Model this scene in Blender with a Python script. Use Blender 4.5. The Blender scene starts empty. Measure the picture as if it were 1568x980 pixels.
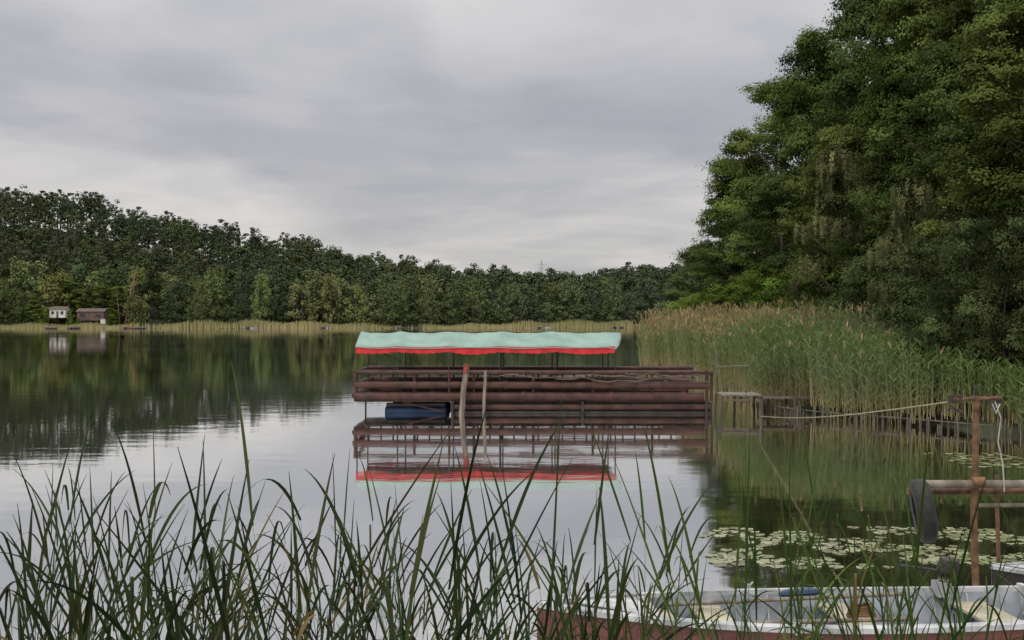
import bpy, math, random
import numpy as np
from mathutils import Vector
rng=np.random.default_rng(7); random.seed(7)
scene=bpy.context.scene
COL=scene.collection

# ------------------------------------------------------------ materials
def nt(m):
    m.use_nodes=True; return m.node_tree.nodes,m.node_tree.links
def mat_noise(name,c1,c2,scale=5,rough=.7,metal=0,bump=.2,stretch=(1,1,1),detail=6,spec=.4):
    m=bpy.data.materials.new(name); N,L=nt(m); p=N['Principled BSDF']
    tc=N.new('ShaderNodeTexCoord'); mp=N.new('ShaderNodeMapping'); mp.inputs['Scale'].default_value=stretch
    L.new(tc.outputs['Object'],mp.inputs['Vector'])
    n=N.new('ShaderNodeTexNoise'); n.inputs['Scale'].default_value=scale; n.inputs['Detail'].default_value=detail
    L.new(mp.outputs[0],n.inputs['Vector'])
    r=N.new('ShaderNodeValToRGB'); r.color_ramp.elements[0].position=.35; r.color_ramp.elements[1].position=.65
    r.color_ramp.elements[0].color=(*c1,1); r.color_ramp.elements[1].color=(*c2,1)
    L.new(n.outputs['Fac'],r.inputs[0]); L.new(r.outputs[0],p.inputs['Base Color'])
    p.inputs['Roughness'].default_value=rough; p.inputs['Metallic'].default_value=metal
    p.inputs['Specular IOR Level'].default_value=spec
    if bump:
        b=N.new('ShaderNodeBump'); b.inputs['Strength'].default_value=bump; b.inputs['Distance'].default_value=.02
        L.new(n.outputs['Fac'],b.inputs['Height']); L.new(b.outputs[0],p.inputs['Normal'])
    return m
def mat_leaf(name,rough=.55,trans=.3,objvar=True,spec=.3,gain=1.0,simple=True):
    m=bpy.data.materials.new(name); N,L=nt(m); p=N['Principled BSDF']; out=N['Material Output']
    a=N.new('ShaderNodeAttribute'); a.attribute_name='Col'
    hsv=N.new('ShaderNodeHueSaturation'); L.new(a.outputs['Color'],hsv.inputs['Color'])
    hsv.inputs['Value'].default_value=gain
    if objvar:
        oi=N.new('ShaderNodeObjectInfo')
        mr=N.new('ShaderNodeMapRange'); mr.inputs[3].default_value=.490; mr.inputs[4].default_value=.512
        L.new(oi.outputs['Random'],mr.inputs[0]); L.new(mr.outputs[0],hsv.inputs['Hue'])
        mu=N.new('ShaderNodeMath'); mu.operation='MULTIPLY'; mu.inputs[1].default_value=7.31
        fr=N.new('ShaderNodeMath'); fr.operation='FRACT'; L.new(oi.outputs['Random'],mu.inputs[0]); L.new(mu.outputs[0],fr.inputs[0])
        m2=N.new('ShaderNodeMapRange'); m2.inputs[3].default_value=.76*gain; m2.inputs[4].default_value=1.14*gain
        L.new(fr.outputs[0],m2.inputs[0]); L.new(m2.outputs[0],hsv.inputs['Value'])
    if simple:
        N.remove(p); p=N.new('ShaderNodeBsdfDiffuse'); L.new(hsv.outputs[0],p.inputs['Color'])
        if trans==0: L.new(p.outputs[0],out.inputs['Surface']); return m
    else:
        L.new(hsv.outputs[0],p.inputs['Base Color']); p.inputs['Roughness'].default_value=rough
        p.inputs['Specular IOR Level'].default_value=spec
    t=N.new('ShaderNodeBsdfTranslucent'); L.new(hsv.outputs[0],t.inputs['Color'])
    mx=N.new('ShaderNodeMixShader'); mx.inputs[0].default_value=trans
    L.new(p.outputs[0],mx.inputs[1]); L.new(t.outputs[0],mx.inputs[2]); L.new(mx.outputs[0],out.inputs['Surface'])
    return m
M_bark=mat_noise('bark',(.04,.032,.025),(.10,.085,.07),6,.9,bump=.6,stretch=(1,1,.3))
M_pinebark=mat_noise('pine_bark',(.12,.065,.045),(.20,.11,.075),1,.9,bump=0)
M_leaf=mat_leaf('tree_leaves',trans=.16)
M_far=mat_leaf('forest_leaves',objvar=False,trans=0)
M_reed=mat_leaf('reed_leaves',objvar=False,trans=.3)
M_blade=mat_leaf('sedge_leaves',objvar=False,trans=.2,rough=.55,spec=.12,simple=False)
M_rust=mat_noise('rusty_brown_steel',(.028,.012,.009),(.075,.029,.021),3,.6,metal=.1,bump=.3)
M_rust2=mat_noise('orange_rust',(.06,.032,.018),(.17,.09,.042),9,.85,bump=.5)
M_dark=mat_noise('dark_steel',(.015,.012,.011),(.04,.03,.026),4,.6,bump=.2)
M_teal=mat_noise('teal_tarpaulin',(.125,.215,.185),(.19,.285,.25),1.6,.6,bump=.3)
M_red=mat_noise('red_fabric',(.36,.008,.012),(.48,.015,.018),2,.6,bump=.1)
M_blue=mat_noise('blue_plastic',(.010,.024,.06),(.018,.045,.11),2,.5,bump=.1)
M_wood=mat_noise('weathered_wood',(.10,.08,.06),(.23,.195,.155),7,.85,bump=.5,stretch=(1,1,.15))
M_plank=mat_noise('grey_planks',(.10,.09,.075),(.22,.195,.165),5,.85,bump=.4,stretch=(.3,2,2))
M_redpaint=mat_noise('worn_red_paint',(.14,.022,.02),(.25,.04,.03),6,.6,bump=.3)
M_hull=mat_noise('faded_red_hull',(.055,.016,.014),(.13,.038,.033),3.5,.55,bump=.2,stretch=(.5,1,3))
M_white=mat_noise('dirty_white_paint',(.20,.205,.21),(.42,.43,.44),5,.5,bump=.15)
M_grey=mat_noise('boat_inside',(.14,.15,.17),(.27,.29,.32),4,.6,bump=.15)
M_cream=mat_noise('cream_seat',(.22,.20,.14),(.36,.33,.25),5,.7,bump=.2)
M_rubber=mat_noise('tyre_rubber',(.010,.010,.010),(.025,.025,.025),15,.8,bump=.5)
M_rope=mat_noise('rope_fibre',(.17,.145,.08),(.30,.265,.16),30,.9,bump=.4)
M_wall=mat_noise('cottage_plaster',(.42,.40,.37),(.54,.52,.49),1,.9,bump=0)
M_brown=mat_noise('brown_timber',(.07,.048,.036),(.12,.085,.065),1,.9,bump=0)
M_roof=mat_noise('roof_felt',(.08,.055,.048),(.12,.085,.075),1,.9,bump=0)
M_glass=mat_noise('window_glass',(.02,.02,.025),(.04,.04,.05),1,.15,bump=0)
M_galv=mat_noise('galvanised_steel',(.25,.26,.27),(.4,.41,.42),2,.5,metal=.4,bump=0)

# ------------------------------------------------------------ mesh helpers
class B:
    def __init__(s): s.v=[];s.f=[];s.m=[];s.mats=[]
    def mi(s,mat):
        if mat not in s.mats: s.mats.append(mat)
        return s.mats.index(mat)
    def add(s,v,f,mat):
        o=len(s.v); s.v+=[tuple(p) for p in v]; k=s.mi(mat)
        for q in f: s.f.append(tuple(i+o for i in q)); s.m.append(k)
    def tube(s,pts,r,mat,seg=10,caps=True):
        pts=[Vector(p) for p in pts]; n=len(pts)
        if not hasattr(r,'__len__'): r=[r]*n
        vs=[];fs=[]; up=None
        for i,p in enumerate(pts):
            t=(pts[min(i+1,n-1)]-pts[max(i-1,0)]).normalized()
            if up is None:
                a=Vector((0,0,1)) if abs(t.z)<.9 else Vector((1,0,0)); up=t.cross(a).normalized()
            up=(up-t*up.dot(t)).normalized(); w=t.cross(up)
            for k in range(seg):
                an=2*math.pi*k/seg; vs.append(p+(up*math.cos(an)+w*math.sin(an))*r[i])
        for i in range(n-1):
            for k in range(seg):
                a=i*seg+k;b=i*seg+(k+1)%seg; fs.append((a,b,b+seg,a+seg))
        if caps: fs.append(tuple(range(seg))[::-1]); fs.append(tuple((n-1)*seg+k for k in range(seg)))
        s.add(vs,fs,mat)
    def box(s,c,d,mat,rz=0,ch=.0):
        x,y,z=[q/2 for q in d]; vs=[]
        for a in(-1,1):
            for b in(-1,1):
                for e in(-1,1):
                    X,Y=a*x,b*y
                    vs.append((c[0]+X*math.cos(rz)-Y*math.sin(rz),c[1]+X*math.sin(rz)+Y*math.cos(rz),c[2]+e*z))
        s.add(vs,[(0,1,3,2),(4,6,7,5),(0,4,5,1),(2,3,7,6),(0,2,6,4),(1,5,7,3)],mat)
    def obj(s,name,parent=None,smooth=True,bevel=0,loc=(0,0,0),rz=0):
        me=bpy.data.meshes.new(name); me.from_pydata(s.v,[],s.f)
        for m in s.mats: me.materials.append(m)
        me.polygons.foreach_set('material_index',s.m)
        me.update()
        if smooth: 
            me.shade_smooth()
            try: me.set_sharp_from_angle(angle=math.radians(40))
            except Exception: pass
        o=bpy.data.objects.new(name,me); COL.objects.link(o)
        o.location=loc; o.rotation_euler=(0,0,rz)
        if bevel:
            b=o.modifiers.new('bevel','BEVEL'); b.width=bevel; b.segments=2; b.limit_method='ANGLE'
        if parent: o.parent=parent
        return o
def empty(name,loc=(0,0,0)):
    e=bpy.data.objects.new(name,None); e.location=loc; e.empty_display_size=.3; COL.objects.link(e); return e
def quads_mesh(name,V,F,C,mats,MI=None):
    V=np.asarray(V,np.float32).reshape(-1,3); F=np.asarray(F,np.int32).reshape(-1,4)
    me=bpy.data.meshes.new(name); me.vertices.add(len(V)); me.vertices.foreach_set('co',V.ravel())
    me.loops.add(F.size); me.loops.foreach_set('vertex_index',F.ravel())
    me.polygons.add(len(F)); me.polygons.foreach_set('loop_start',np.arange(0,F.size,4,dtype=np.int32))
    try: me.polygons.foreach_set('loop_total',np.full(len(F),4,np.int32))
    except Exception: pass
    for m in mats: me.materials.append(m)
    if MI is not None: me.polygons.foreach_set('material_index',np.asarray(MI,np.int32))
    a=me.color_attributes.new('Col','FLOAT_COLOR','POINT')
    C4=np.ones((len(V),4),np.float32); C4[:,:3]=C; a.data.foreach_set('color',C4.ravel())
    me.update(calc_edges=True); return me
def place(me,name,loc=(0,0,0),rz=0,sc=(1,1,1)):
    o=bpy.data.objects.new(name,me); COL.objects.link(o); o.location=loc; o.rotation_euler=(0,0,rz); o.scale=sc; return o
def unit(a): return a/np.maximum(np.linalg.norm(a,axis=1,keepdims=True),1e-6)
def leaves(C,L,W,col,bias=None,bw=.6):
    n=len(C); nr=rng.normal(size=(n,3))
    if bias is not None: nr=unit(nr)+bias*bw
    nr=unit(nr); a=unit(np.cross(nr,rng.normal(size=(n,3)))); b=np.cross(nr,a)
    L=np.broadcast_to(L,(n,))[:,None]*.5; W=np.broadcast_to(W,(n,))[:,None]*.5
    V=np.stack([C-a*L,C+b*W-a*L*.1,C+a*L,C-b*W-a*L*.1],1).reshape(-1,3)
    F=np.arange(4*n).reshape(n,4); return V,F,np.repeat(col,4,0)
def blades(base,dr,ln,wd,droop,side,nseg,c0,c1,taper0=.5):
    n=len(base); ts=np.linspace(0,1,nseg+1); V=[];C=[]
    for t in ts:
        c=base+dr*(ln*t)[:,None]; c=c+np.array([0,0,-1.])*(droop*ln*t*t)[:,None]
        w=wd*(taper0+(1-taper0)*min(1,t*3.5))*max(.03,(1-t))**.65
        V.append(c-side*w[:,None]/2); V.append(c+side*w[:,None]/2)
        cc=c0*(1-t)+c1*t; C.append(cc);C.append(cc)
    V=np.stack(V,1);C=np.stack(C,1);k=2*(nseg+1)
    F=[]
    for i in range(nseg):
        F.append(np.array([2*i,2*i+1,2*i+3,2*i+2]))
    F=(np.arange(n)[:,None,None]*k+np.stack(F)[None]).reshape(-1,4)
    return V.reshape(-1,3),F,C.reshape(-1,3)
def merge(parts):
    Vs=[];Fs=[];Cs=[];o=0
    for V,F,C in parts: Vs.append(V);Fs.append(F+o);Cs.append(C);o+=len(V)
    return np.concatenate(Vs),np.concatenate(Fs),np.concatenate(Cs)
def tubeq(pts,r,seg,col=(.1,.1,.1)):
    pts=np.array(pts,float);n=len(pts);r=np.broadcast_to(r,(n,));V=[]
    for i in range(n):
        t=pts[min(i+1,n-1)]-pts[max(i-1,0)];t=t/max(np.linalg.norm(t),1e-6)
        a=np.array([0,0,1.]) if abs(t[2])<.9 else np.array([1.,0,0]);u=np.cross(t,a);u/=np.linalg.norm(u);w=np.cross(t,u)
        for k in range(seg):
            an=2*math.pi*k/seg;V.append(pts[i]+(u*math.cos(an)+w*math.sin(an))*r[i])
    F=[(i*seg+k,i*seg+(k+1)%seg,(i+1)*seg+(k+1)%seg,(i+1)*seg+k) for i in range(n-1) for k in range(seg)]
    V=np.array(V);return V,np.array(F),np.tile(np.array(col,float),(len(V),1))

# ------------------------------------------------------------ terrain
def far_shore(x): x=np.asarray(x,float); return 385+np.where(x>-150,.0009,.0003)*(x+150)**2
SY=[-40,5,15,26,28,31,34,38,45,55,71,80,95,200,500,3000]
SX=[9,9,13,14.8,14.0,12.0,9.6,8.7,9.2,9.3,8.9,10,13.5,48,180,1500]
def right_shore(y): return np.interp(y,SY,SX)
def hill(x): return np.interp(x,[-600,-221,-190,-162,-108,-66,-24,5,41,60,90,400],[50,45,40,31,23,14,8,6,6,10,12,14])
def sm(t): t=np.clip(t,0,1); return t*t*(3-2*t)
def ground_z(x,y):
    x=np.asarray(x,float);y=np.asarray(y,float)
    z=np.full(np.broadcast(x,y).shape,-1.2)
    s=y-far_shore(x); zf=np.where(s>0,.3+.9*sm(s/6)+hill(x)*sm((s-4)/125),-1.2+1.5*sm((s+6)/6))
    z=np.maximum(z,zf)
    s=x-right_shore(y); zr=-1.2+1.5*sm((s+2)/2.2)+1.2*sm(s/18); z=np.maximum(z,zr)
    s=5.0-y; z=np.maximum(z,-1.2+1.35*sm((s+2.5)/2.5)+1.3*sm(s/4.5))
    return z
def axis(lo,hi,c,n):
    t=np.linspace(-1,1,n); k=4.5; a=np.sinh(k*t)/np.sinh(k); return np.where(a<0,c+a*(c-lo),c+a*(hi-c))
xs=np.unique(np.concatenate([axis(-3000,3000,8,180),np.linspace(-330,200,70)])); ys=np.unique(np.concatenate([axis(-400,4000,30,150),np.linspace(360,620,60)]))
X,Y=np.meshgrid(xs,ys); Z=ground_z(X,Y)+np.random.default_rng(1).normal(size=X.shape)*.03
V=np.stack([X,Y,Z],-1).reshape(-1,3); nx=len(xs);ny=len(ys)
I=np.arange(nx*ny).reshape(ny,nx); F=np.stack([I[:-1,:-1],I[:-1,1:],I[1:,1:],I[1:,:-1]],-1).reshape(-1,4)
M_ground=mat_noise('forest_floor',(.03,.028,.016),(.042,.052,.02),.35,.95,bump=.4)
me=quads_mesh('ground',V,F,np.full((len(V),3),.05),[M_ground]); me.shade_smooth(); place(me,'ground')

# ------------------------------------------------------------ water
m=bpy.data.materials.new('lake_water'); N,L=nt(m); out=N['Material Output']; N.remove(N['Principled BSDF'])
tc=N.new('ShaderNodeTexCoord'); mp=N.new('ShaderNodeMapping'); mp.inputs['Scale'].default_value=(.55,1.0,1); L.new(tc.outputs['Object'],mp.inputs[0])
n1=N.new('ShaderNodeTexNoise'); n1.inputs['Scale'].default_value=1.1; n1.inputs['Detail'].default_value=3; L.new(mp.outputs[0],n1.inputs['Vector'])
bp=N.new('ShaderNodeBump'); bp.inputs['Strength'].default_value=.13; bp.inputs['Distance'].default_value=.03; L.new(n1.outputs['Fac'],bp.inputs['Height'])
n2=N.new('ShaderNodeTexNoise'); n2.inputs['Scale'].default_value=.035; n2.inputs['Detail'].default_value=3; L.new(mp.outputs[0],n2.inputs['Vector'])
rr=N.new('ShaderNodeMapRange'); rr.inputs[1].default_value=.35; rr.inputs[2].default_value=.65; rr.inputs[3].default_value=.02; rr.inputs[4].default_value=.07; L.new(n2.outputs['Fac'],rr.inputs[0])
gl=N.new('ShaderNodeBsdfGlossy'); L.new(rr.outputs[0],gl.inputs['Roughness']); L.new(bp.outputs[0],gl.inputs['Normal']); gl.inputs['Color'].default_value=(.98,.98,.98,1)
df=N.new('ShaderNodeBsdfDiffuse'); df.inputs['Color'].default_value=(.036,.036,.020,1)
fr=N.new('ShaderNodeFresnel'); fr.inputs['IOR'].default_value=1.6; 
mr=N.new('ShaderNodeMapRange'); mr.inputs[3].default_value=.70; mr.inputs[4].default_value=1.0; mr.inputs[1].default_value=0; mr.inputs[2].default_value=.7; L.new(fr.outputs[0],mr.inputs[0])
mx=N.new('ShaderNodeMixShader'); L.new(mr.outputs[0],mx.inputs[0]); L.new(df.outputs[0],mx.inputs[1]); L.new(gl.outputs[0],mx.inputs[2]); L.new(mx.outputs[0],out.inputs[0])
b=B(); b.add([(-1500,-30,0),(1500,-30,0),(1500,900,0),(-1500,900,0)],[(0,1,2,3)],m); b.obj('lake_water',smooth=False)

# ------------------------------------------------------------ broadleaf trees
def make_tree(name,H,R,ncl,nsub,nleaf,LS,c_lo,c_hi,shape='full',droop=False,seed=1):
    global rng
    rng=np.random.default_rng(seed)
    def env(t):
        if shape=='full': return R*np.clip(1-np.clip(t,0,1)**3.6,0,1)**.60*(.84+.16*np.sin(t*7+seed))
        if shape=='egg': return R*np.clip(np.sin(np.pi*np.clip(t*.80+.18,0,1)),0,1)**.6
        return R*np.clip(1-t**3,0,1)**.7
    t=rng.uniform(.04 if shape!='egg' else .12,.95,ncl); t=np.sort(t); ang=rng.uniform(0,2*np.pi,ncl)
    rad=env(t)*np.sqrt(rng.uniform(.2,1,ncl))*rng.uniform(.74,1.12,ncl)
    cc=np.stack([rad*np.cos(ang),rad*np.sin(ang),t*H],1); cr=rng.uniform(.45,1.2,ncl)*R*.27
    base=np.array(c_lo)[None]*(1-rng.uniform(0,1,(ncl,1)))+np.array(c_hi)[None]*rng.uniform(0,1,(ncl,1))
    d=unit(rng.normal(size=(ncl*nsub,3))); d[:,2]=np.abs(d[:,2])*1.15-.35
    sc=np.repeat(cc,nsub,0)+d*np.repeat(cr,nsub)[:,None]*rng.uniform(.6,1.08,(ncl*nsub,1))*np.array([1.08,1.08,.88])
    sb=np.repeat(base,nsub,0)*rng.uniform(.82,1.18,(ncl*nsub,1))
    n=ncl*nsub*nleaf; s=R*.052
    off=rng.normal(size=(n,3))*s*np.array([1.1,1.1,.6])
    if droop:
        k=rng.uniform(0,1,n); off=rng.normal(size=(n,3))*s*np.array([.4,.4,.2]); off[:,2]-=k*s*7
    C=np.repeat(sc,nleaf,0)+off; C[:,2]=np.maximum(C[:,2],.1)
    col=np.repeat(sb,nleaf,0)*rng.uniform(.88,1.14,(n,1))
    col[:,0]*=rng.uniform(.9,1.12,n)
    bias=unit(C-np.repeat(np.repeat(cc,nsub,0),nleaf,0)); bias[:,2]+=.55
    P=leaves(C,LS*rng.uniform(.7,1.3,n),LS*.62,col,unit(bias),2.0)
    woods=[]
    wob=rng.normal(size=(9,2))*.12*R/4; tz=np.linspace(-.4,H*.93,9); wob=np.cumsum(wob,0)*.5; wob[0]=0
    trunk=np.stack([wob[:,0],wob[:,1],tz],1); woods.append(tubeq(trunk,np.linspace(H*.016,H*.002,9),8))
    for i in range(0,ncl):
        if i%2: continue
        e=cc[i]; zb=max(.3,e[2]-rad[i]*rng.uniform(.5,.9)-.3); b0=np.array([np.interp(zb,tz,wob[:,0]),np.interp(zb,tz,wob[:,1]),zb])
        mid=(b0+e)/2+np.array([0,0,-.12*rad[i]])+rng.normal(size=3)*.12
        woods.append(tubeq([b0,mid,e,e+unit((e-b0)[None])[0]*cr[i]*.6],[H*.0055*(1.1-t[i]),H*.004*(1.1-t[i]),H*.002*(1.1-t[i])+.01,.008],5))
    Wd=merge(woods); V,F,Cc=merge([P,Wd]); MI=np.concatenate([np.zeros(len(P[1])),np.ones(len(Wd[1]))])
    return quads_mesh(name,V,F,Cc,[M_leaf,M_bark],MI)
GL,GH=(.044,.064,.018),(.092,.117,.031)
alders=[make_tree('alder_a',20,4.6,115,18,38,.19,GL,GH,'full',seed=11),
        make_tree('alder_b',20,4.6,105,19,38,.19,(.038,.057,.019),(.080,.105,.031),'full',seed=12),
        make_tree('alder_c',20,4.6,120,17,38,.185,(.050,.070,.018),(.102,.127,.033),'egg',seed=13)]
shrubs=[make_tree('shrub_a',7,3.2,60,13,32,.14,(.056,.088,.016),(.10,.148,.027),'full',seed=21),
        make_tree('shrub_b',7,3.2,60,13,36,.12,(.036,.048,.019),(.070,.086,.033),'full',seed=22)]
birch=make_tree('birch',13,3.0,80,14,42,.12,(.072,.082,.036),(.112,.122,.052),'egg',droop=True,seed=31)
def T(me,name,x,y,h,r,H0,R0,rz=None):
    z=float(ground_z(x,y))-.1; s=h/H0
    place(me,name,(x,y,z),random.uniform(0,6.28) if rz is None else rz,(r/R0,r/R0,s))
for i,(x,y,h,r) in enumerate([(16.4,95,9.4,3.7),(18.0,88,16.2,4.5),(19.2,80,20.0,4.4),(20.4,73,21.8,4.6),
      (21.4,64,22.5,4.6),(22.0,57,22,4.6),(22.4,51,21,4.6),(22.0,45,20,4.6),
      (25,80,21,5.2),(27,68,24,5.5),(27.5,56,25,5.5),(26,41,22,5),
      (19.5,95,12,4),(17.0,70,12,3.4),(18.2,60,13,3.3),(18.6,52,15,3.4),(18.2,44.5,14,3.4),(17.8,38,13.5,3.4),(18.5,33,13,3.6),(23,100,15,4.5)]):
    T(alders[i%3],'alder_tree',x,y,h,r,20,4.6)
for x,y,h,r in [(16.6,55,11.4,2.5),(15.4,42,8.0,1.9)]:
    T(birch,'birch_tree',x,y,h,r,13,3.0)
for k,x,y,h,r in [(0,16.0,68,5.6,3.4),(0,14.8,61,5.0,2.6),(0,15.5,76,5.2,3),(1,15.2,46,5.2,2.6),(1,14.6,38,5.4,2.5),(1,13.9,33.5,5.8,2.2),(1,15.4,31.5,6.0,2.3),(1,13.9,31.2,4.4,1.7),(1,12.9,32.8,3.6,1.5),(0,15.6,50,4.8,2.6),(1,16.2,29.3,6,2.2),(1,14.9,29.4,3.2,1.6),(0,14,82,4.6,2.6),(0,14.2,90,4.4,2.6)]:
    T(shrubs[k],'willow_shrub',x,y,h,r,7,3.2)

# ------------------------------------------------------------ far forest (one object)
def far_template(kind,seed,H,R,ncl,nf,LS):
    g=np.random.default_rng(seed)
    if kind=='pine':
        t=g.uniform(.40,.97,ncl); prof=np.sin(np.pi*np.clip((t-.30)/.72,0.03,1))**.7
    elif kind=='open':
        t=g.uniform(.03,.94,ncl); prof=np.sin(np.pi*np.clip(t*.76+.22,0,1))**.6
    else:
        t=g.uniform(.25,.95,ncl); prof=np.sin(np.pi*np.clip(t*.74+.25,0,1))**.65
    a=g.uniform(0,6.28,ncl); r=R*prof*g.uniform(.3,1,ncl)**.5
    cc=np.stack([r*np.cos(a),r*np.sin(a),t*H],1)
    cr=R*g.uniform(.20,.40,ncl)
    n=ncl*nf; d=unit(g.normal(size=(n,3))); flat=.75 if kind=='pine' else .9
    C=np.repeat(cc,nf,0)+d*np.repeat(cr,nf)[:,None]*g.uniform(.6,1.08,(n,1))*np.array([1,1,flat])
    nr=unit(d+g.normal(size=(n,3))*.25+np.array([0,0,.55])); u=unit(np.cross(nr,g.normal(size=(n,3)))); w=np.cross(nr,u)
    s=(LS*g.uniform(.6,1.3,n))[:,None]*.5
    V=np.stack([C-u*s,C+w*s*.8,C+u*s,C-w*s*.8],1).reshape(-1,3)
    br=np.repeat(g.uniform(.86,1.14,ncl),nf)*g.uniform(.92,1.08,n)
    Tv,Tf,_=tubeq([(0,0,-1),(g.normal()*.3,g.normal()*.3,H*.5),(0,0,H*.85)],[H*.012,H*.008,H*.003],5)
    Vt=np.concatenate([V,Tv]); Ft=np.concatenate([np.arange(4*n).reshape(n,4),Tf+4*n])
    return Vt,Ft,np.concatenate([np.repeat(br,4),np.full(len(Tv),-1.)])
tm={'pine':[far_template('pine',s,19,3.8,22,32,.78) for s in(1,2,3,14)],
    'leaf':[far_template('leaf',s,17,4.8,26,34,.88) for s in(4,5,6,15)],
    'front':[far_template('open',s,16,4.9,44,36,.70) for s in(7,8,9,16)]}
rng=np.random.default_rng(5)
Vs=[];Fs=[];Cs=[];off=0;pos=[];s=5.
while s<138:
    step=7.0 if s<25 else 6.4
    x=-325+rng.uniform(0,5)
    while x<200:
        pos.append((x+rng.normal()*1.6,s+rng.normal()*2.2)); x+=step*rng.uniform(.7,1.4)
    s+=6.5 if s<25 else 8.5
for (x,s) in pos:
    if s<4: s=4
    y=float(far_shore(x))+s
    if -173<x<-138 and s<14: continue
    if s<10 and rng.uniform()<.3: continue
    z=float(ground_z(x,y)); left=np.clip((-10-x)/120,0,1)
    if s<26: kind='front'
    else: kind='pine' if rng.uniform()<(.3+.5*left)*(s>34) else 'leaf'
    Vt,Ft,br=tm[kind][rng.integers(4)]
    hs=rng.uniform(.76,1.16)
    if s<12: hs=rng.uniform(.40,1.10)
    if kind=='front': hs*=1+.22*left
    ws=rng.uniform(.75,1.3)*(1 if s>12 else .9); a=rng.uniform(0,6.28); ca,sa=math.cos(a),math.sin(a)
    V=np.stack([(Vt[:,0]*ca-Vt[:,1]*sa)*ws+x,(Vt[:,0]*sa+Vt[:,1]*ca)*ws+y,Vt[:,2]*hs+z],1)
    if kind=='pine': c=np.array([.052,.066,.035])
    elif kind=='front':
        c=np.array([.080,.100,.037])*rng.uniform(.7,1.15); q=rng.uniform()
        if q<.28: c=np.array([.125,.140,.050])
        elif q<.5: c=np.array([.052,.070,.034])
    else: c=np.array([.062,.079,.033])*rng.uniform(.75,1.3)
    c=c*np.array([rng.uniform(.88,1.12),1,rng.uniform(.85,1.15)])*rng.uniform(.88,1.12)
    hz=.28*np.clip((x+120)/200,0,1); c=c*(1-hz)+np.array([.078,.090,.072])*hz  # aerial haze painted into crown colour: greyer towards the farther right shore
    trc=np.array([.14,.085,.058]) if kind=='pine' else np.array([.07,.065,.05])
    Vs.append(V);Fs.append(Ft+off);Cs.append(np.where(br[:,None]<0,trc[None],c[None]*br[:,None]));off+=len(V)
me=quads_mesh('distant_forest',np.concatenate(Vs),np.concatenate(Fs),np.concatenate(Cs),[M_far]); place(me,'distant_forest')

b=B()
for x0,y0,dx,h,r in [(-136,390,4.8,22,.28),(-134.5,391,2.2,18,.22),(-137.5,389.5,-1.0,12,.15)]:
    z0=float(ground_z(x0,y0))-.5
    b.tube([(x0,y0,z0),(x0+dx*.4,y0-.3,z0+h*.5),(x0+dx,y0-1,z0+h)],[r,r*.8,r*.3],M_pinebark,6)
    b.tube([(x0+dx*.6,y0,z0+h*.66),(x0+dx*.6+2.2,y0,z0+h*.72)],[r*.4,.04],M_pinebark,5)
b.obj('leaning_pine_trunks')

# ------------------------------------------------------------ far reed belt
rng=np.random.default_rng(55)
n=15000; x=rng.uniform(-335,205,n); s=rng.uniform(-3,3.5,n)+1.2*np.sin(x*.11)
keep=(np.sin(x*.075+1)+.7*np.sin(x*.21)+rng.normal(size=n)*.4>-.95); x=x[keep];s=s[keep];n=len(x)
y=far_shore(x)+s; h=(1.85+.6*np.sin(x*.05)+.4*np.sin(x*.33))*rng.uniform(.7,1.2,n)
base=np.stack([x,y,np.maximum(ground_z(x,y)-.3,-.1)],1); dr=unit(np.stack([rng.normal(size=n)*.08,rng.normal(size=n)*.08,np.ones(n)],1))
v=(.5+.5*np.sin(x*.09+2))[:,None]*.6+rng.uniform(0,.4,(n,1))
c0=np.array([.20,.17,.08])*(1-v)+np.array([.25,.20,.105])*v; c1=np.array([.135,.155,.06])*(1-v)+np.array([.225,.20,.10])*v
side=np.tile(np.array([1.,0,0]),(n,1))
V,F,C=blades(base,dr,h,np.full(n,.5),np.zeros(n),side,2,c0,c1,1.)
place(quads_mesh('distant_reeds',V,F,C,[M_far]),'distant_reeds')

# ------------------------------------------------------------ near reed bed on right bank
rng=np.random.default_rng(15)
n=11000; y=28.0+(80-28.0)*rng.uniform(0,1,n)**1.15; u=rng.uniform(0,1,n)**1.1
x=right_shore(y)-.4+u*5.2+.35*np.sin(y*1.3)
keep=~((y<34)&(u>.5)); x=x[keep];y=y[keep];n=len(x);u=u[keep]
pn=np.sin(x*1.7+y*.6)+np.sin(y*.45+1.3)
h=(2.65+.22*pn)*rng.uniform(.80,1.1,n)*np.interp(y,[28,31,33,40,60,80],[.42,.62,.85,1.05,1.12,1.0])
gz=np.maximum(ground_z(x,y),-.3); base=np.stack([x,y,gz],1)
lean=rng.normal(size=(n,2))*.085+np.array([-.03,0]); dr=unit(np.stack([lean[:,0],lean[:,1],np.ones(n)],1))
far=np.clip((y-42)/14,0,1)[:,None]*rng.uniform(.3,1,(n,1))
patch=np.clip(.5+.5*np.sin(x*1.1+y*.5),0,1)[:,None]
green=(np.array([.104,.152,.046])*(1-patch)+np.array([.125,.160,.078])*patch)*rng.uniform(.7,1.25,(n,1)); tan=np.array([.31,.26,.135])*rng.uniform(.7,1.2,(n,1))
sd=rng.normal(size=(n,3)); sd[:,2]=0; sd=unit(sd)
parts=[blades(base,dr,h,np.full(n,.022),np.full(n,.03),sd,4,tan,green,1.)]
k=rng.uniform(0,1,n)<np.interp(y,[30,40,48,80],[.02,.10,.7,.95])
tip=base+dr*h[:,None]; tip[:,2]-=.03*h
pl=np.array([.31,.22,.12])*rng.uniform(.7,1.2,(n,1))
for j in range(2):
    sdj=unit(rng.normal(size=(n,3))*np.array([1,1,.1]))
    parts.append(blades((tip-dr*.12)[k],unit(dr+rng.normal(size=(n,3))*.18)[k],rng.uniform(.22,.38,n)[k],rng.uniform(.05,.085,n)[k],np.full(n,.3)[k],sdj[k],3,pl[k],pl[k]*1.1,.4))
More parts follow.
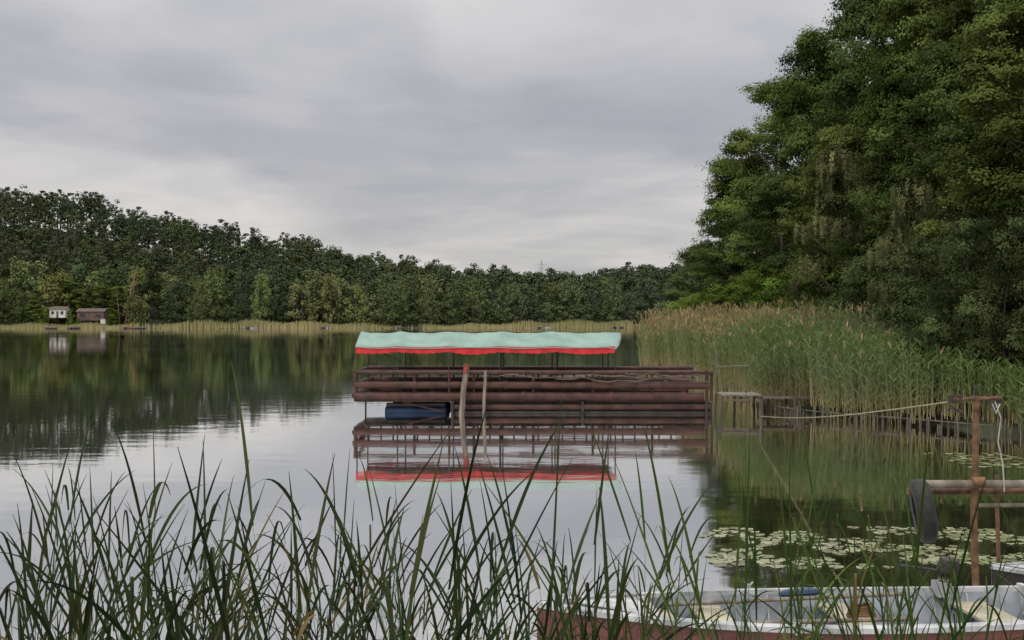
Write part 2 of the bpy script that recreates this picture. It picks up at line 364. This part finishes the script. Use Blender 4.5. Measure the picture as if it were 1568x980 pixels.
for j in range(9):
    t=.25+.75*(j/9)*np.ones(n)+rng.uniform(-.04,.04,n); t=np.minimum(t,.97)
    p=base+dr*(h*t)[:,None]; a=rng.uniform(0,6.28,n)
    hd=np.stack([np.cos(a),np.sin(a),np.zeros(n)],1); d2=unit(hd*.55+dr)
    ln=rng.uniform(.35,.65,n)*(1-.3*t); s2=unit(np.cross(d2,rng.normal(size=(n,3))))
    mixt=np.clip(.75-t*1.6,0,1)[:,None]
    c=green*(1-mixt)+tan*.9*mixt
    f2=far*.45*np.clip(t*1.3-.3,0,1)[:,None]
    c=c*(1-f2)+np.array([.25,.21,.085])*f2
    parts.append(blades(p,d2,ln,rng.uniform(.03,.05,n),rng.uniform(.3,.8,n),s2,3,c,c*1.1))
V,F,C=merge(parts); place(quads_mesh('reed_bed',V,F,C,[M_reed]),'reed_bed')

# ------------------------------------------------------------ foreground reeds
def reed_clump(name,n,xf,yf,seed,cols,nleaf=6,wd=(.010,.020),lean=(0,.13),up=0.,sp=.05):
    global rng; rng=np.random.default_rng(seed)
    y=yf(n); x=xf(n,y); gz=np.maximum(ground_z(x,y),-.2)
    q=x/y; mm=np.interp(q,[-.47,-.36,-.27,-.2,-.13,-.06,.02,.08,.14,.2,.3,.47],[.14,.125,.175,.15,.12,.175,.18,.155,.14,.135,.15,.20])
    top=3-(mm-up+np.abs(rng.normal(size=n))*sp)*y; h=np.maximum(top-gz,.6)
    base=np.stack([x,y,gz],1)
    l=rng.normal(size=(n,2))*lean[1]+np.array([lean[0],0]); dr=unit(np.stack([l[:,0],l[:,1],np.ones(n)],1))
    c=cols(n)
    sd=unit(np.stack([np.ones(n),rng.normal(size=n)*.4,np.zeros(n)],1))
    droop=rng.uniform(0,.08,n)
    P=[blades(base,dr,h*.95,rng.uniform(.006,.010,n),droop,sd,8,c*.8,c,1.)]
    for j in range(nleaf):
        t=(.50+.47*j/(nleaf-1))*np.ones(n)+rng.uniform(-.04,.04,n); t=np.clip(t,0,.99); hh=h*.95
        p=base+dr*(hh*t)[:,None]; p[:,2]-=droop*hh*t*t
        a=rng.uniform(0,6.28,n); hd=np.stack([np.cos(a),np.sin(a)*.7,np.zeros(n)],1)
        op=rng.uniform(.12,.60,n)*(1.0-.35*(j==nleaf-1))
        d2=unit(hd*op[:,None]+dr); ln=rng.uniform(.32,.75,n)
        s2=unit(np.cross(d2,np.stack([rng.normal(size=n)*.35,np.ones(n),rng.normal(size=n)*.3],1)))
        dd=np.where(rng.uniform(0,1,n)<.36,rng.uniform(.45,1.05,n),rng.uniform(.08,.4,n))
        cc=c*rng.uniform(.75,1.3,(n,1)); k=(rng.uniform(0,1,n)<.05)[:,None]; cc=np.where(k,np.array([.12,.09,.035]),cc)
        P.append(blades(p,d2,ln,rng.uniform(*wd,n),dd,s2,10,cc,cc*1.1,.5))
    V,F,C=merge(P); place(quads_mesh(name,V,F,C,[M_blade]),name)
def colA(n): return np.array([.021,.033,.012])*rng.uniform(.5,1.7,(n,1))*np.stack([rng.uniform(.8,1.4,n),np.ones(n),rng.uniform(.7,1.2,n)],1)
def colB(n): return np.array([.034,.062,.013])*rng.uniform(.6,1.4,(n,1))*np.stack([rng.uniform(.8,1.3,n),np.ones(n),rng.uniform(.7,1.2,n)],1)
def yu(a,b_): return lambda n: rng.uniform(a,b_,n)
reed_clump('foreground_reeds',112,lambda n,y: rng.uniform(-.52,.07,n)*y,yu(2.9,4.6),41,colA,nleaf=6,wd=(.009,.018),lean=(.05,.17),sp=.06)
reed_clump('foreground_reeds',95,lambda n,y: rng.uniform(-.5,.10,n)*y,yu(4.4,6.4),42,colA,nleaf=6,wd=(.011,.020),lean=(.03,.14),sp=.06)
reed_clump('foreground_reeds',52,lambda n,y: rng.uniform(.06,.50,n)*y,yu(3.2,4.6),43,colB,nleaf=5,wd=(.007,.014),lean=(-.03,.16),up=.0,sp=.07)
reed_clump('foreground_reeds',42,lambda n,y: rng.uniform(.10,.50,n)*y,yu(4.8,6.6),44,colB,nleaf=5,wd=(.009,.016),lean=(-.02,.13),up=.01,sp=.07)

# ------------------------------------------------------------ pontoon
pon=empty('canopy_pontoon',(0,0,0))
XL,XR=-5.02,6.42; YF,YB=35.45,38.6
b=B()
for y,xr in((YF,XR),(YB,6.3)):
    b.tube([(XL,y,1.34),(xr*.5,y,1.325),(xr,y,1.33)],.075,M_rust,10)
    b.tube([(XL,y,.93),(xr-.15,y,.91)],.12,M_rust,12)
b.tube([(XL,YF-.02,.57),(XR-.3,YF-.02,.55)],.13,M_rust,12)
b.tube([(XL,YB,.58),(XR-.3,YB,.56)],.10,M_rust,12)
for z,r in((1.34,.06),(.93,.09),(.58,.1)):
    b.tube([(XL,YF,z),(XL,YB,z)],r,M_rust,10)
for x in np.arange(XL,XR,1.9): 
    b.tube([(x,YF+.03,.4),(x,YF+.03,1.33)],.04,M_rust,8)
for x in np.arange(XL+.05,XR-.1,.42): b.tube([(x,YB,.4),(x,YB,1.33)],.03,M_dark,6)
for x,z0,z1 in((-2.0,0.5,1.38),(-4.98,.4,1.4),(6.2,.1,1.4)): b.tube([(x,YF-.06,z0),(x,YF-.06,z1)],.04,M_rust,8)
for x in (-3.1,-.2,2.6,4.9):
    b.tube([(x-.06,YF,.925),(x+.06,YF,.925)],.145,M_rust,12); b.tube([(x+.5,YF-.02,.562),(x+.62,YF-.02,.562)],.152,M_rust,12)
b.obj('railing_pipes',pon)
b=B()
for x in np.arange(XL+.1,XR-.2,.21): b.box((x,(YF+YB)/2,.40+random.uniform(-.006,.006)),(.195,YB-YF-.2,.05),M_brown)
b.obj('deck_planks',pon,smooth=False,bevel=.006)
b=B()
b.box((2.25,YF+.35,.15),(8.3,.5,.42),M_dark); b.box((2.25,YB-.5,.15),(8.3,.5,.42),M_dark)
b.tube([(-1.95,YF+.02,.22),(6.35,YF+.02,.22)],.095,M_rust,10)
b.tube([(-1.95,YF+.05,.03),(6.35,YF+.05,.03)],.07,M_dark,10)
for x in (-1.9,2.25,6.2): b.box((x,YF+.0,.17),(.09,.2,.44),M_dark)
b.obj('steel_float_beams',pon,bevel=.02)
b=B()
for y in (YF+.45,YB-.5):
    b.tube([(-4.1,y,.05),(-4.05,y,.05),(-3.1,y,.05),(-3.05,y,.05),(-2.15,y,.05),(-2.1,y,.05)],[.12,.17,.17,.155,.17,.12],M_blue,16)
    b.box((-3.1,y,.27),(1.9,.34,.10),M_dark)
b.tube([(-3.5,YF+.12,.38),(-2.2,YF+.12,.06)],.03,M_rust,8)
b.box((-4.75,YF+.6,.2),(.05,.07,.4),M_dark)
b.obj('blue_floats',pon,bevel=.02)
fx=[-5.0,-3.7,-2.05,-.42,1.35,3.28]; YE0,YRD,YE1=35.55,36.95,38.3
def sag(x):
    for a,c in zip(fx,fx[1:]):
        if a<=x<=c: return math.sin(math.pi*(x-a)/(c-a))
    return 0
def lf(x): return .5*math.sin(x*1.7+.6)+.3*math.sin(x*3.1+2)+.2*math.sin(x*5.3)
vs=[];fs=[]; nxn=150; nv=20
for i in range(nxn+1):
    x=-5.02+(3.32+5.02)*i/nxn; sg=sag(x)
    for j in range(nv+1):
        v=j/nv; yy=YE0+(YE1-YE0)*v; k=1-abs(v-.5)*2
        z=2.16+.46*k**.9 - .058*sg*(.3+.7*k) - .07*math.sin(math.pi*k)*(.25+.75*sg) + .010*math.sin(x*9+v*7)*k+.010*math.sin(x*23+v*15)*math.sin(math.pi*k)
        if j in(0,nv): z+= -.02-.05*(.5+.5*lf(x))
        xx=x
        if i>nxn-5: xx+= (i-nxn+5)/5*.32*k**.5; z-= (i-nxn+5)/5*.06
        vs.append((xx,yy+(-.03 if j==0 else 0),z))
for i in range(nxn):
    for j in range(nv):
        a=i*(nv+1)+j; fs.append((a,a+nv+1,a+nv+2,a+1))
b=B(); b.add(vs,fs,M_teal); o=b.obj('tarpaulin_roof',pon)
sol=o.modifiers.new('s','SOLIDIFY'); sol.thickness=.012
b=B(); n=330
for yv in(YE0+.005,YE1-.005):
    vs=[];fs=[]
    for i in range(n+1):
        x=-5.0+8.3*i/n; sg=sag(x); sc=abs(math.sin(x*math.pi/.24))**.5*.035
        z0=2.16-.03*sg; z1=1.96-.05*sg+.03*lf(x)-sc+.035
        wv=.02*math.sin(x*13)
        vs+=[(x,yv,z0),(x,yv+wv*.5,(z0+z1)/2),(x,yv+wv,z1)]
    for i in range(n):
        for k in(0,1): a=3*i+k; fs.append((a,a+3,a+4,a+1))
    b.add(vs,fs,M_red)
b.obj('scalloped_valance',pon)
b=B()
for x in fx:
    for y in(YE0+.04,YE1-.04):
        b.tube([(x+.03,y,.42),(x+.03,y,2.10)],.022,M_dark,8)
    b.tube([(x+.03,YE0+.04,2.08),(x+.03,YRD,2.54),(x+.03,YE1-.04,2.08)],.018,M_dark,6)
for x in (-.3,1.5,3.0): b.tube([(x,YE0+1.2,.42),(x,YE0+1.2,2.2)],.022,M_dark,8)
for y in(YE0+.04,YE1-.04): b.tube([(-4.97,y,2.06),(3.3,y,2.06)],.016,M_dark,6)
b.tube([(-4.95,YE0+.05,2.05),(-3.7,YE0+.05,1.4)],.018,M_dark,6); b.tube([(-4.95,YE1,2.05),(-3.4,YE1,1.4)],.018,M_dark,6)
b.obj('canopy_frame',pon)
b=B()
for x in(-3.2,-1.2,1.2,3.6): 
    b.box((x,37.1,.80),(1.3,.35,.05),M_brown); b.box((x-.5,37.1,.6),(.06,.3,.36),M_dark); b.box((x+.5,37.1,.6),(.06,.3,.36),M_dark)
b.obj('deck_benches',pon,smooth=False)
b=B()
for s,z0,x0,x1 in((1,1.20,-.4,6.1),(2,1.10,1.4,6.3),(3,1.26,3.6,6.3)):
    g=np.random.default_rng(s); P=[]
    for k in range(26):
        x=x0+(x1-x0)*k/25; P.append((x,YF-.13-.02*s,z0+.05*math.sin(x*2.1+s*2)+.03*math.sin(x*5.3+s)+g.normal()*.01))
    b.tube(P,[.018+.006*math.sin(k) for k in range(26)],M_bark if s==3 else M_brown,7)
b.obj('crooked_branches',pon)

def post(name,x0,x1,y,z1,r,cap=None,capm=None,mt=None):
    b=B(); g=np.random.default_rng(int(abs(x0)*10)); P=[];R=[]
    for k in range(9):
        t=k/8; P.append((x0+(x1-x0)*t+g.normal()*.006,y,-1+(z1+1)*t)); R.append(r*(1.1-.15*t)*(1+g.normal()*.03))
    b.tube(P,R,mt or M_wood,12)
    if cap: 
        xt=x1; b.tube([(xt-.012*(x1-x0)/.2-.02,y,z1-cap),(xt,y,z1+.01)],r*1.05,capm,12)
    b.obj(name)
post('mooring_post',-1.70,-1.43,35.1,1.60,.085,.30,M_redpaint)
post('mooring_post',-.93,-.84,35.15,1.40,.05)
post('mooring_post',6.50,6.53,35.3,1.95,.026,mt=M_bark)
ls=empty('landing_stage')
b=B()
for k in range(9): b.box((6.75+k*.14,35.9,.60+random.uniform(-.01,.01)),(.13,1.3,.05),M_plank)
for k in range(14): b.box((8.05+k*.2,36.0,.50+random.uniform(-.01,.01)),(.18,1.0,.05),M_brown)
b.obj('stage_planks',ls,smooth=False,bevel=.006)
b=B()
for x in(6.7,7.3,7.95,9.0,10): 
    for y in(35.35,36.45): b.tube([(x,y,-.9),(x,y,.58)],.035,M_bark,8)
b.tube([(6.5,35.3,1.52),(7.5,35.35,1.55)],.013,M_plank,8); b.tube([(7.45,35.35,.6),(7.45,35.35,1.56)],.012,M_bark,8)
b.box((7.1,35.22,.46),(.8,.05,.06),M_brown)
b.obj('stage_posts',ls)
b=B(); g=np.random.default_rng(9)
for k in range(70):
    y=36.8-8.3*k/69; x=float(right_shore(y))-.75+g.normal()*.1
    b.tube([(x,y,-.6),(x+g.normal()*.05,y,.10+g.uniform(0,.34))],.015+g.uniform(0,.016),M_bark,6)
b.tube([(float(right_shore(y))-.8,y,.24) for y in (36.8,35,33.5,32,30.5,29)],.02,M_bark,6)
b.obj('stake_fence')
b=B()
for x,y,h in((10.6,29.6,.5),(11.2,29.0,.6),(9.6,31,.45)): b.tube([(x,y,-.8),(x+.03,y,h)],.022,M_bark,8)
b.obj('wooden_stakes')
b=B(); P0=Vector((6.72,30,.40)); P1=Vector((4.78,12.02,2.12)); P=[]
for k in range(41):
    t=k/40; p=P0.lerp(P1,t); p.z-=.10*math.sin(math.pi*t); P.append(p)
b.tube(P,.009,M_rope,6); b.tube([(6.72,30,-.8),(6.72,30,.45)],.03,M_bark,8); b.obj('mooring_rope')

# ------------------------------------------------------------ right foreground jetty frame
jf=empty('jetty_frame')
b=B(); b.tube([(5.05,12,-1),(5.00,12.02,.8),(5.02,12,2.18)],[.036,.038,.034],M_rust2,12); b.tube([(5.36,12.15,-1),(5.30,12.15,1.3)],.022,M_rust2,10)
b.tube([(4.72,12,2.14),(5.28,11.98,2.16)],.022,M_rust2,10)
for x in(4.74,4.84,5.14,5.26): b.tube([(x,12,2.10),(x,12,2.19)],.03,M_dark,10)
b.tube([(4.70,12,2.03),(4.76,12,2.06),(4.86,12,2.0)],.018,M_dark,8)
b.tube([(4.98,11.95,2.2),(4.99,11.95,2.28),(5.05,11.95,2.30),(5.06,11.95,2.2)],.008,M_dark,6)
b.tube([(4.95,11.96,1.25),(5.09,11.96,1.25)],.06,M_rust2,10)
b.obj('rusty_pole',jf)
b=B()
b.tube([(4.36,11.9,1.24),(5.4,12.0,1.225),(7.2,12.2,1.20)],.045,M_wood,10); b.tube([(4.30,12.05,1.14),(7.2,12.35,1.11)],.04,M_rust2,10)
b.tube([(5.0,12.1,.98),(7.2,12.3,.96)],.022,M_wood,8); b.tube([(5.75,12.25,-1),(5.75,12.25,1.3)],.04,M_bark,10)
b.obj('horizontal_poles',jf)
b=B(); P=[(5.20,11.95,2.12),(5.24,11.9,1.95),(5.21,11.9,1.7),(5.27,11.92,1.45),(5.30,11.95,1.15)]
b.tube(P,.007,M_white,6); b.tube([(5.15,11.9,2.1),(5.19,11.9,2.0),(5.23,11.9,2.1)],.008,M_white,6); b.obj('white_cable',jf)
b=B(); R0=.25;seg=40;pr=[(-.085,-.07),(-.10,.0),(-.09,.05),(-.06,.075),(0,.08),(.06,.075),(.09,.05),(.10,0),(.085,-.07),(.07,-.06),(.08,0),(.06,.045),(0,.055),(-.06,.045),(-.08,0),(-.07,-.06)]
vs=[];fs=[];m_=len(pr)
for i in range(seg):
    a=2*math.pi*i/seg
    for(w,dr_) in pr:
        r=R0+dr_+(.012 if (i%2 and abs(w)<.07 and dr_>.06) else 0); vs.append((w,r*math.cos(a),r*math.sin(a)))
for i in range(seg):
    for k in range(m_):
        a=i*m_+k;b2=i*m_+(k+1)%m_;c=((i+1)%seg)*m_+(k+1)%m_;d=((i+1)%seg)*m_+k; fs.append((a,b2,c,d))
b.add(vs,fs,M_rubber)
tz=b.obj('hanging_tyre',loc=(4.42,11.93,.95)); tz.rotation_euler=(0,math.radians(-9),math.radians(-13))

# ------------------------------------------------------------ rowing boats
def rowboat(name,Lg,loc,rz,hull,rim,inside,seatm,detail=True,sc=1,bw=.60):
    par=empty(name,loc); par.rotation_euler=(0,0,rz); par.scale=(sc,sc,sc)
    b=B(); n=28
    def sec(u):
        bm=bw*(1-(1-min(u/.62,1))**2.2)**.9 if u<.62 else bw-.10*((u-.62)/.38)**1.6
        bm=max(bm,.012); g=.40+.13*(1-u)**2.5+.03*u*u
        return bm,g
    prof=lambda bm,g,u:[(bm*.0,-.14+.35*(1-min(u*6,1))**2),(bm*.55,-.12+.35*(1-min(u*6,1))**2),(bm*.86,.06),(bm*.95,.2),(bm*.965,.21),(bm,g-.05)]
    def strip(pts_fn,mat):
        vs=[];fs=[]
        for i in range(n+1):
            u=i/n; P=pts_fn(u); m=len(P)
            vs+= [(u*Lg,y,z) for y,z in P]
        for i in range(n):
            for k in range(m-1):
                a=i*m+k; fs.append((a,a+1,a+m+1,a+m))
        b.add(vs,fs,mat)
    for s in(-1,1):
        strip(lambda u:[(s*y,z) for y,z in prof(*sec(u),u)],hull)
        def rimf(u):
            bm,g=sec(u); return [(s*bm,g-.05),(s*(bm+.03),g-.045),(s*(bm+.032),g),(s*(bm+.0),g+.012),(s*max(bm-.05,0),g+.01),(s*max(bm-.055,0),g-.03)]
        strip(rimf,rim)
        def inf(u):
            bm,g=sec(u); return [(s*max(bm-.055,0),g-.03),(s*max(bm*.86-.06,0),.12),(0,.07)]
        strip(inf,inside)
    bm,g=sec(1)
    b.add([(Lg,-bm,g-.05),(Lg,-bm*.86,.06),(Lg,-bm*.5,-.12),(Lg,bm*.5,-.12),(Lg,bm*.86,.06),(Lg,bm,g-.05),(Lg,bm,g+.03),(Lg,-bm,g+.03)],[(0,1,2,3,4,5,6,7)],hull)
    b.box((Lg-.03,0,g-.1),(.05,2*bm-.02,.28),rim)
    b.obj('hull',par)
    b=B()
    for u,w in((.34,.28),(.6,.26),(.88,.34)):
        bm,g=sec(u); b.box((u*Lg,0,g-.13),(w,2*bm-.18,.035),seatm)
        b.box((u*Lg,0,(g-.15)/2+.04),(w*.7,.3,g-.24),inside)
    for u in np.linspace(.2,.95,12):
        bm,g=sec(u)
        for s in(-1,1): b.tube([(u*Lg,s*max(bm*.86-.07,0),.14),(u*Lg,s*(bm-.065),g-.04)],.012,rim,5)
    b.add([(.06*Lg,0,sec(.06)[1]+.015),(.22*Lg,-sec(.22)[0]+.06,sec(.22)[1]-.01),(.22*Lg,sec(.22)[0]-.06,sec(.22)[1]-.01)],[(0,1,2)],rim)
    b.obj('thwarts',par,smooth=False,bevel=.008)
    if detail:
        b=B()
        b.tube([(1.2,.30,.40),(3.5,.36,.44)],.02,M_wood,8); b.tube([(2.3,.40,.45),(2.36,.40,.45),(2.62,.41,.46),(2.7,.41,.46)],[.015,.04,.045,.02],M_blue,8)
        b.tube([(1.0,-.25,.36),(3.3,-.34,.40)],.02,M_wood,8)
        for s in(-1,1): b.tube([(2.1,s*bw,.38),(2.1,s*bw,.48)],.018,M_galv,8); b.tube([(2.06,s*bw,.50),(2.1,s*bw,.46),(2.14,s*bw,.50)],.01,M_galv,6)
        b.obj('oars',par)
        b=B(); P=[]
        for k in range(60):
            a=k*.55; P.append((2.95+.13*math.cos(a)*(1-k/200),.05+.11*math.sin(a)*(1-k/200),.32+k*.0018))
        b.tube(P,.012,M_rust2,6); b.obj('rope_coil',par)
        b=B(); b.box((.95,0,.34),(.55,.5,.09),M_cream); b.obj('bow_cushion',par,bevel=.03)
    return par
rowboat('rowing_boat',4.75,(.22,9.75,0),math.radians(4.5),M_hull,M_white,M_grey,M_cream,bw=.68)
rowboat('moored_boat',3.6,(4.92,11.40,.06),math.radians(2),M_dark,M_white,M_grey,M_plank,detail=False,sc=.8)
om=empty('outboard_motor',(4.15,10.60,.46)); om.rotation_euler=(0,0,math.radians(10))
b=B(); b.tube([(0,0,.10),(0,0,.13),(.02,0,.20),(.03,0,.25),(.03,0,.27)],[.06,.095,.10,.09,.04],M_dark,14)
b.tube([(0,0,.14),(0,0,-.5)],.04,M_galv,10); b.box((-.06,0,-.02),(.12,.14,.14),M_galv)
b.tube([(-.05,0,.14),(-.35,.02,.19),(-.48,.03,.20)],[.018,.018,.026],M_dark,8)
for k in range(5): b.tube([(-.02,0,.0+k*.02),(-.02,0,.010+k*.02)],.06,M_white if k%2 else M_rust2,12)
b.obj('motor_body',om)

# ------------------------------------------------------------ lily pads
def pads(name,n,fn,seed,r=(.045,.10)):
    g=np.random.default_rng(seed); b=B(); done=[]
    mats=[mat_noise(name+'_green',(.08,.10,.035),(.15,.175,.07),8,.35,bump=.1),mat_noise(name+'_pale',(.14,.155,.075),(.24,.245,.14),8,.4,bump=.1),mat_noise(name+'_dull',(.06,.07,.03),(.12,.10,.045),8,.45,bump=.1)]
    for k in range(n):
        x,y=fn(g); rr=g.uniform(*r)
        if any((x-a)**2+(y-c)**2<((rr+q)*.85)**2 for a,c,q in done): continue
        done.append((x,y,rr)); a0=g.uniform(0,6.28); P=[(x,y,.010)]; t1,t2=g.normal(size=2)*.025
        for i in range(15):
            a=a0+.18+(6.28-.36)*i/14; q=rr*(1+.04*math.sin(3*a)); X=q*math.cos(a);Y=q*math.sin(a)
            P.append((x+X,y+Y,max(.004,.010+abs(t1)*X+abs(t2)*Y+.004*math.sin(4*a)+.003)))
        b.add(P,[(0,i,i+1) for i in range(1,15)],mats[g.choice([0,0,1,1,2])])
    b.obj(name)
def f1(g):
    while True:
        y=g.uniform(13.4,16.0); x=g.uniform(2.5,7.2)
        if math.sin(x*2.1+y*3.3)+.6*math.sin(x*5-y*4)+g.normal()*.25>0.0 and (16.2-y)>(3.3-x)*1.0: return x,y
pads('lily_pads',1500,f1,1)
def f2(g): return g.uniform(9.2,13)*1.0,g.uniform(22.5,25)
pads('lily_pads',200,f2,2)

# ------------------------------------------------------------ far-shore cottages, jetties, boats, pylon
def cottage(name,x,y,w,d,h,rh,wallm,zb=None):
    z=(float(ground_z(x,y))-.3 if zb is None else zb); e=empty(name,(x,y,z))
    b=B(); b.box((0,0,h/2),(w,d,h),wallm); b.add([(-w/2,-d/2,h),(-w/2,d/2,h),(-w/2,0,h+rh),(w/2,-d/2,h),(w/2,d/2,h),(w/2,0,h+rh)],[(0,1,2),(3,5,4)],wallm); b.obj('walls',e,smooth=False)
    b=B(); o_=.35
    for s in(-1,1): b.add([(-w/2-o_,s*(d/2+o_),h-.1),(w/2+o_,s*(d/2+o_),h-.1),(w/2+o_,0,h+rh+.08),(-w/2-o_,0,h+rh+.08),(-w/2-o_,s*(d/2+o_),h+.05),(w/2+o_,s*(d/2+o_),h+.05),(w/2+o_,0,h+rh+.23),(-w/2-o_,0,h+rh+.23)],[(0,1,2,3),(4,5,6,7),(0,1,5,4),(0,3,7,4),(1,2,6,5)],M_roof)
    b.obj('roof',e,smooth=False)
    b=B()
    for q in(-.3,.28): b.box((q*w,-d/2-.02,h*.58),(w*.18,.06,h*.36),M_glass)
    b.obj('windows',e,smooth=False); b=B(); b.box((0,-d/2-.02,h*.38),(w*.14,.07,h*.74),M_brown); b.obj('door',e,smooth=False)
cottage('white_cottage',-160.5,394.5,5.6,5,3.0,.8,M_wall,3.8)
cottage('timber_cabin',-148.5,393.5,9.5,5,3.2,.9,M_brown,2.8)
b=B(); b.box((-143.0,389,2.5),(1.6,2,1.9),M_wall); b.box((-143.0,389,3.5),(2.0,2.4,.15),M_roof); b.obj('garden_shed',smooth=False)
for x in(-150,-133,-92,-66,10,38,-40):
    b=B(); y=float(far_shore(x))-4.5
    b.box((x,y,.6),(1.6,6,.12),M_plank)
    for dx in(-.7,.7):
        for dy in(-2.7,0,2.7): b.tube([(x+dx,y+dy,-1),(x+dx,y+dy,1.1)],.09,M_wood,6)
    b.obj('wooden_jetty',smooth=False)
for x,dy,rz,hm in((-152,-6,.3,M_dark),(-131,-7,0,M_hull),(-129,-7.5,.1,M_dark),(-90,-7,1.2,M_white),(-64,-6,2.0,M_white),(12,-6,1.1,M_white),(40,-6,1.2,M_dark),(-160,-5,.1,M_dark)):
    rowboat('distant_rowing_boat',4.2,(x,float(far_shore(x))+dy,.05),rz,hm,M_plank,M_grey,M_cream,False,1.0)
for x,y,h,r in((-165.5,391,6,2.6),(-163.6,390,3.0,1.3),(-155.2,390,5.5,1.8),(-152,389,2.6,1.3),(-139.5,389,6,2.6),(-170,395,9,3.4),(-155,402,15,4.8),(-162,404,16,4.8),(-148,401,14,4.8),(-141,399,14,4.4)):
    T(shrubs[0] if h<8 else alders[2],'garden_tree',x,y,h,r,7 if h<8 else 20,3.2 if h<8 else 4.6)
b=B(); x,y=17,640; z0=float(ground_z(x,y)); zt=37.5
for s in(-1,1):
    for t in(-1,1): b.tube([(x+s*1.8,y+t*1.8,z0),(x+s*.25,y+t*.25,zt)],.09,M_galv,4)
for z,w in((32.5,2.2),(35,2.8)): b.tube([(x-w,y,z),(x+w,y,z)],.08,M_galv,4)
for k in range(8):
    za=z0+(zt-z0)*k/8; zb=z0+(zt-z0)*(k+1)/8; wa=1.8-1.5*k/8; wb=1.8-1.5*(k+1)/8
    b.tube([(x-wa,y-wa,za),(x+wb,y-wb,zb)],.06,M_galv,4); b.tube([(x+wa,y-wa,za),(x-wb,y-wb,zb)],.06,M_galv,4)
b.obj('power_pylon')

# ------------------------------------------------------------ world + sun
w=bpy.data.worlds.new('World'); scene.world=w; w.use_nodes=True; N=w.node_tree.nodes; L=w.node_tree.links
bg=N['Background']; bg.inputs['Strength'].default_value=.1
SE,SR=math.radians(48),math.radians(215)
sky=N.new('ShaderNodeTexSky'); sky.sky_type='NISHITA'; sky.sun_disc=False; sky.sun_elevation=SE; sky.sun_rotation=SR
tc=N.new('ShaderNodeTexCoord'); sp=N.new('ShaderNodeSeparateXYZ'); L.new(tc.outputs['Generated'],sp.inputs[0])
def mth(op,a,b_=None,clamp=False):
    q=N.new('ShaderNodeMath'); q.operation=op; q.use_clamp=clamp
    for i,v in enumerate((a,b_)):
        if v is None: continue
        if isinstance(v,(int,float)): q.inputs[i].default_value=v
        else: L.new(v,q.inputs[i])
    return q.outputs[0]
def mulc(a,b_):
    ml=N.new('ShaderNodeMix'); ml.data_type='RGBA'; ml.blend_type='MULTIPLY'; ml.inputs[0].default_value=1; L.new(a,ml.inputs[6]); L.new(b_,ml.inputs[7]); return ml.outputs[2]
zc=mth('MAXIMUM',sp.outputs[2],0.0); den=mth('ADD',zc,.13)
cb=N.new('ShaderNodeCombineXYZ'); L.new(mth('DIVIDE',sp.outputs[0],den),cb.inputs[0]); L.new(mth('DIVIDE',sp.outputs[1],den),cb.inputs[1]); cb.inputs[2].default_value=.37
def cloud(scale,det,dist,p0,p1,c0,c1):
    n1=N.new('ShaderNodeTexNoise'); n1.inputs['Scale'].default_value=scale; n1.inputs['Detail'].default_value=det; n1.inputs['Roughness'].default_value=.5; n1.inputs['Distortion'].default_value=dist; L.new(cb.outputs[0],n1.inputs['Vector'])
    cr=N.new('ShaderNodeValToRGB'); cr.color_ramp.interpolation='EASE'; e=cr.color_ramp.elements; e[0].position=p0; e[0].color=(*c0,1); e[1].position=p1; e[1].color=(*c1,1)
    L.new(n1.outputs['Fac'],cr.inputs[0]); return cr.outputs[0]
A1=cloud(.66,5,.3,.36,.64,(.83,.84,.87),(1.19,1.17,1.14))
A2=cloud(1.9,7,.6,.36,.64,(.945,.95,.96),(1.08,1.07,1.055))
gr=N.new('ShaderNodeValToRGB'); e=gr.color_ramp.elements; e[0].position=0; e[0].color=(.51,.505,.51,1); e[1].position=1; e[1].color=(2.25,2.2,2.14,1)
for p,c in((.05,(.57,.56,.55)),(.09,(.56,.55,.55)),(.16,(.50,.50,.525)),(.29,(.575,.575,.595)),(.5,(1.35,1.33,1.32))):
    q=gr.color_ramp.elements.new(p); q.color=(*c,1)
L.new(zc,gr.inputs[0])
sc=N.new('ShaderNodeVectorMath'); sc.operation='SCALE'; sc.inputs['Scale'].default_value=10; L.new(mulc(mulc(A1,A2),gr.outputs[0]),sc.inputs[0])
mx=N.new('ShaderNodeMix'); mx.data_type='RGBA'; mx.inputs[0].default_value=.95; L.new(sky.outputs[0],mx.inputs[6]); L.new(sc.outputs[0],mx.inputs[7])
L.new(mx.outputs[2],bg.inputs['Color'])
ld=bpy.data.lights.new('sun','SUN'); ld.energy=1.4; ld.angle=math.radians(12); ld.color=(1,.96,.89)
so=bpy.data.objects.new('sun',ld); COL.objects.link(so)
d=Vector((math.sin(SR)*math.cos(SE),math.cos(SR)*math.cos(SE),math.sin(SE)))
so.rotation_euler=d.to_track_quat('Z','Y').to_euler(); so.location=(0,-20,40)
cd=bpy.data.cameras.new('camera'); cd.lens=39.03; cd.sensor_width=36; cd.clip_start=.1; cd.clip_end=6000
co=bpy.data.objects.new('camera',cd); COL.objects.link(co); co.location=(0,0,3.0); co.rotation_euler=(math.radians(90.0),0,0); scene.camera=co
scene.view_settings.view_transform='Standard'; scene.view_settings.look='None'; scene.view_settings.exposure=0
